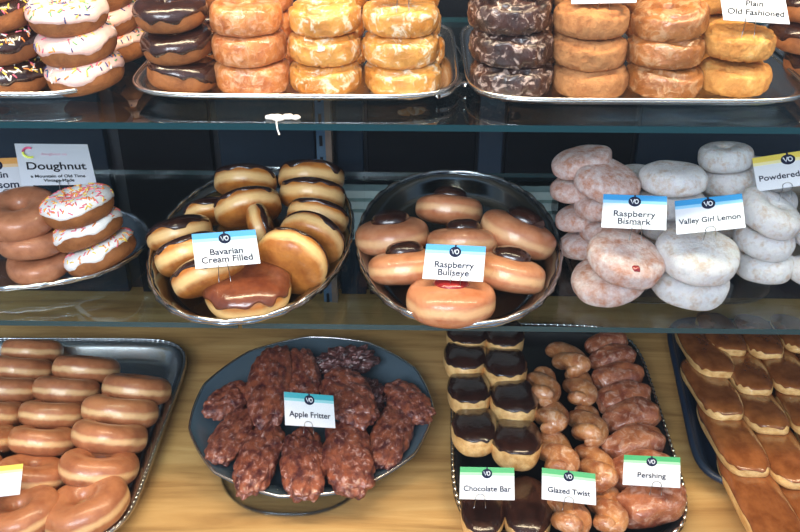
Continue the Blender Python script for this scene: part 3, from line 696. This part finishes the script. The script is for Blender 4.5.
LG = [((587, 349), (625, 337), 22), ((592, 364), (632, 352), 25), ((595, 383), (640, 371), 28), ((598, 404), (648, 391), 30), ((606, 425), (656, 409), 33), ((606, 452), (660, 436), 34), ((612, 480), (668, 462), 38), ((621, 514), (681, 492), 42)]
for i, (a, b, wd) in enumerate(LG):
    lab = ['rearmost', 'second from the back', 'third from the back', 'fourth from the back', 'fourth from the front', 'third from the front', 'second from the front, behind its card', 'at the very front'][i]
    oblong('log', 'glazed_log', f'reddish glazed log doughnut in the right column, {lab}', 'doughnut bar', g, a, .034, b, .034, wd * 1.15, .9)
g = 'maple bars on the sheet tray'
MB = [((720, 375), (688, 328), 42, 'left column, rearmost'), ((729, 417), (694, 362), 44, 'left column, second from the back'), ((753, 474), (711, 402), 48, 'left column, second from the front'), ((792, 562), (732, 450), 56, 'left column, at the very front'),
      ((733, 353), (708, 316), 38, 'second column, rearmost'), ((758, 392), (732, 348), 42, 'second column, second from the back'), ((773, 431), (744, 384), 44, 'second column, third from the back'), ((800, 486), (762, 422), 48, 'second column, fourth from the back'), ((842, 566), (786, 468), 54, 'second column, at the very front'),
      ((770, 356), (746, 318), 38, 'third column, rearmost'), ((797, 392), (770, 346), 42, 'third column, second from the back'), ((818, 436), (788, 386), 44, 'third column, third from the back'), ((848, 490), (810, 424), 48, 'third column, fourth from the back'),
      ((804, 350), (782, 318), 36, 'fourth column, rearmost'), ((836, 392), (808, 346), 40, 'fourth column, second from the back')]
for a, b, wd, lab in MB: oblong('maple_bar', 'maple_bar', f'maple iced bar, {lab}', 'doughnut bar', g, a, .046, b, .018, wd * .92, .64)

# ------------------------------------------------------------------ cards on wire holders
def text_mesh(txt, size, m, shear=0):
    cu = bpy.data.curves.new('t', 'FONT'); cu.body = txt; cu.size = size; cu.align_x = 'CENTER'; cu.align_y = 'CENTER'; cu.extrude = .00012; cu.shear = shear; cu.offset = size * .012
    o = bpy.data.objects.new('t', cu); C.objects.link(o); dg = bpy.context.evaluated_depsgraph_get(); dg.update()
    me = bpy.data.meshes.new_from_object(o.evaluated_get(dg)); bpy.data.objects.remove(o); me.materials.clear(); me.materials.append(m); me.name = 'lettering'; return me
def card(name, label, quad, z, ratio, lines, bands=None, logo=True, wire=.02, wx=0, wm=M_wire, depth=None, tsize=.17, shear=0, swirl=False):
    tl, tr, br, bl = [V((q[0], -q[1])) for q in quad]; cc = (tl + tr + br + bl) / 4
    e1 = ((tr - tl) + (br - bl)) / 2; e2 = ((tl - bl) + (tr - br)) / 2; d = e1.dot(e2); best = None
    for i in range(1, 900):                             # depth slant of the two edges of a rectangle with this aspect
        z2 = i * .1; z1 = -d / z2; err = abs((e1.length_squared + z1 * z1) * ratio ** 2 - (e2.length_squared + z2 * z2))
        if abs(z1) < 60 and (best is None or err < best[0]): best = (err, z1, z2)
    _, z1, z2 = best; c = at(cc.x, -cc.y, z) if depth is None else aty(cc.x, -cc.y, depth); s = mpp(c)
    X = (RT * e1.x + UP * e1.y + FW * z1) * s; Y = (RT * e2.x + UP * e2.y + FW * z2) * s
    W, H = X.length, Y.length; X.normalize(); Y = (Y - X * Y.dot(X)).normalized(); Zn = X.cross(Y)
    root = link(name, None); root.rotation_mode = 'QUATERNION'; root.location = c; root.rotation_quaternion = Matrix((X, Y, Zn)).transposed().to_quaternion(); tag(root, label, 'sign')
    boxobj('card', [(-W / 2, W / 2, -H / 2, H / 2, -.0006, 0)], M_card, root)
    if bands:
        boxobj('colour_band', [(-W / 2, W / 2, H / 2 - H * .17, H / 2, .0, .0002)], bands[0], root)
        boxobj('pale_band', [(-W / 2, W / 2, H / 2 - H * .26, H / 2 - H * .17, .0, .0002)], bands[1], root)
    if logo:
        r = H * .155; vs, fs = [], []
        for zz in (.0001, .0005):
            vs += [V((r * cos(a * pi / 14), r * .95 * sin(a * pi / 14), zz)) for a in range(28)]
        fs = [tuple(range(28, 56))] + [(i, (i + 1) % 28, 28 + (i + 1) % 28, 28 + i) for i in range(28)]
        box(vs, fs, -r * .14, r * .14, r * .8, r * 1.28, .0001, .0005)
        lg = link('logo', mesh('logo', vs, fs, M_ink, smooth=False), root); lg.location = (0, H / 2 - H * .20, 0)
        vs, fs = [], []
        tube_mesh(vs, fs, [V((-.62 * r, .38 * r, .0006)), V((-.32 * r, -.42 * r, .0006)), V((-.05 * r, .4 * r, .0006))], r * .085, 5)
        tube_mesh(vs, fs, [V((.3 * r + .27 * r * cos(a), .40 * r * sin(a), .0006)) for a in [k * pi / 8 for k in range(16)]], r * .085, 5, True)
        link('emblem', mesh('emblem', vs, fs, M_card), lg)
    if swirl:
        for (c0, a0, a1, mm) in (((-.33, .27), 60, 170, 0), ((-.33, .27), 180, 300, 1)):
            vs, fs = [], []; tube_mesh(vs, fs, [V((W * c0[0] + H * .10 * cos(R(a)), H * c0[1] + H * .10 * sin(R(a)) * 1.2, .0006)) for a in range(a0, a1 + 1, 10)], H * .022, 6)
            link('swirl', mesh('swirl', vs, fs, [flat('swirl_pink', (.85, .12, .25)), flat('swirl_lime', (.75, .80, .12))][mm]), root)
    for (txt, y, k, ink) in lines:
        o = link('lettering', text_mesh(txt, H * k * 1.25, ink, shear), root); wdt = max(v.co.x for v in o.data.vertices) - min(v.co.x for v in o.data.vertices)
        mxw = W * .90; sx = min(1, mxw / wdt); o.location = (0, H * y, .0003); o.scale = (sx, sx ** .4, 1)
    if wire:
        vs, fs = [], []; q = .0045; inv = root.rotation_quaternion.inverted(); dn = inv @ V((0, 0, -1))
        for s_ in (-1, 1):
            a = V((wx * W + s_ * q, -H / 2 - .001, .0006)); tube_mesh(vs, fs, [a, a + dn * wire + V((s_ * .001, 0, 0))], .00035, 6)
        tube_mesh(vs, fs, [V((wx * W + q * cos(t), -H / 2 + .001 + q * .9 * sin(t), .0010)) for t in [pi * k / 8 for k in range(-1, 10)]], .00035, 6)
        link('wire_holder', mesh('wire_holder', vs, fs, wm), root)
    return root
BL = (M_blue, M_lblue); I = M_ink
card('doughnut_sign', 'large white card reading Doughnut above the white iced sprinkled stack', [(15, 144), (77, 140), (95, 184), (36, 188)], Z_M + .128, .80,
     [('Doughnut', -.06, .20, M_blk), ('a Mountain of Old Time', -.30, .075, M_blk), ('Vintage Made', -.40, .075, M_blk), ('doughnut co', .24, .07, flat('faint_pink_ink', (.80, .50, .60)))], None, False, .014, .05, swirl=True, depth=.86)
card('price_card', 'orange banded card reading Plain Bossom at the left edge', [(-36, 160), (17, 155), (31, 191), (-22, 198)], 0, .68, [('Plain', .02, .20, I), ('Bossom', -.26, .22, I)], (M_org, M_lorg), True, .016, .1, depth=.87)
card('price_card', 'blue banded card reading Bavarian Cream Filled over the cream buns', [(191, 234), (253, 229), (260, 263), (200, 269)], 0, .62, [('Bavarian', -.08, .20, I), ('Cream Filled', -.30, .20, I)], BL, True, .016, -.08, depth=.745)
card('price_card', 'blue banded card reading Raspberry Bullseye on the bullseye platter', [(427, 243), (486, 247), (482, 281), (422, 279)], 0, .64, [('Raspberry', -.08, .20, I), ('Bullseye', -.30, .20, I)], BL, True, .016, .05, depth=.735)
card('price_card', 'blue banded card reading Raspberry Bismark on the rosy powdered buns', [(607, 193), (668, 196), (661, 231), (601, 227)], 0, .64, [('Raspberry', -.08, .20, I), ('Bismark', -.30, .20, I)], BL, True, .012, .05, depth=.765)
card('price_card', 'blue banded card reading Valley Girl Lemon on the white powdered buns', [(682, 200), (742, 193), (737, 229), (676, 234)], 0, .66, [('Valley Girl Lemon', -.16, .19, I)], BL, True, .012, 0, depth=.77)
card('price_card', 'yellow banded card reading Powdered Cake at the right edge', [(760, 155), (824, 148), (818, 183), (758, 192)], 0, .66, [('Powdered Cake', -.16, .19, I)], (M_yel, M_lyel), True, .014, -.08, depth=.84)
card('old_fashioned_sign', 'white card reading Plain Old Fashioned above the plain golden doughnuts', [(720, -20), (789, -16), (785, 26), (721, 23)], 0, .70, [('Plain', -.02, .17, M_blk), ('Old Fashioned', -.26, .17, M_blk)], None, False, .014, -.1, depth=.80, shear=.2)
card('blank_card', 'white card bottom over the plain tan cake doughnuts', [(572, -30), (636, -30), (633, 6), (571, 5)], 0, .62, [], None, False, .010, 0, depth=.80)
card('blank_card', 'pinkish white card bottom over the glazed chocolate doughnuts', [(474, -36), (545, -36), (544, 3), (474, 0)], 0, .62, [], None, False, .012, 0, depth=.80)
card('blank_card', 'white card whose wire stands in the golden glazed doughnut', [(372, -44), (438, -44), (436, -8), (370, -8)], 0, .62, [], None, False, .022, 0, depth=.80)
card('price_card', 'teal banded card reading Apple Fritter on the fritter platter', [(284, 391), (332, 399), (335, 428), (288, 422)], 0, .66, [('Apple Fritter', -.16, .19, I)], (M_teal, M_ltea), True, .008, -.05, depth=.74)
GB = (M_green, M_lgreen)
card('price_card', 'green banded card reading Chocolate Bar at the front of the black tray', [(461, 470), (515, 469), (513, 497), (459, 497)], .07, .62, [('Chocolate Bar', -.18, .19, I)], GB, True, .010, -.12)
card('price_card', 'green banded card reading Glazed Twist in the middle of the black tray front', [(543, 470), (598, 476), (593, 502), (541, 497)], .07, .62, [('Glazed Twist', -.18, .19, I)], GB, True, .010, 0)
card('price_card', 'green banded card reading Pershing over the glazed logs', [(628, 459), (682, 458), (673, 483), (623, 484)], .07, .62, [('Pershing', -.16, .19, I)], GB, True, .010, .1)
card('price_card', 'yellow banded card at the left edge on the glazed ring doughnuts', [(-45, 472), (14, 469), (23, 492), (-37, 497)], .07, .62, [('Snack', -.18, .19, I)], (M_yel, M_lyel), True, .010, 0)

# a smear of white icing left on the front edge of the upper shelf
c = aty(283, 117, YF + .012); c.z = Z_T + .0016
vs, fs = [], []
for dx, dy, r in ((-.011, 0, .0045), (-.004, -.002, .0055), (.004, .001, .005), (.011, -.001, .004)):
    o_ = len(vs); gg = grid_ball(f_super(.45, 1, .9, .3, int(r * 9000)), 18, 9); vs += [V((dx, dy, 0)) + v * r for v in gg[0]]; fs += [tuple(o_ + q for q in f_) for f_ in gg[1]]
tube_mesh(vs, fs, [V((-.004, -.002, 0)), V((-.004, -.0125, 0)), V((-.0035, -.0135, -.006)), V((-.002, -.0135, -.011))], .0007, 7)
o = link('icing_smear', mesh('icing_smear', vs, fs, M_white)); o.location = c
tag(o, 'small smear of white icing dripping over the upper glass shelf edge', 'icing')
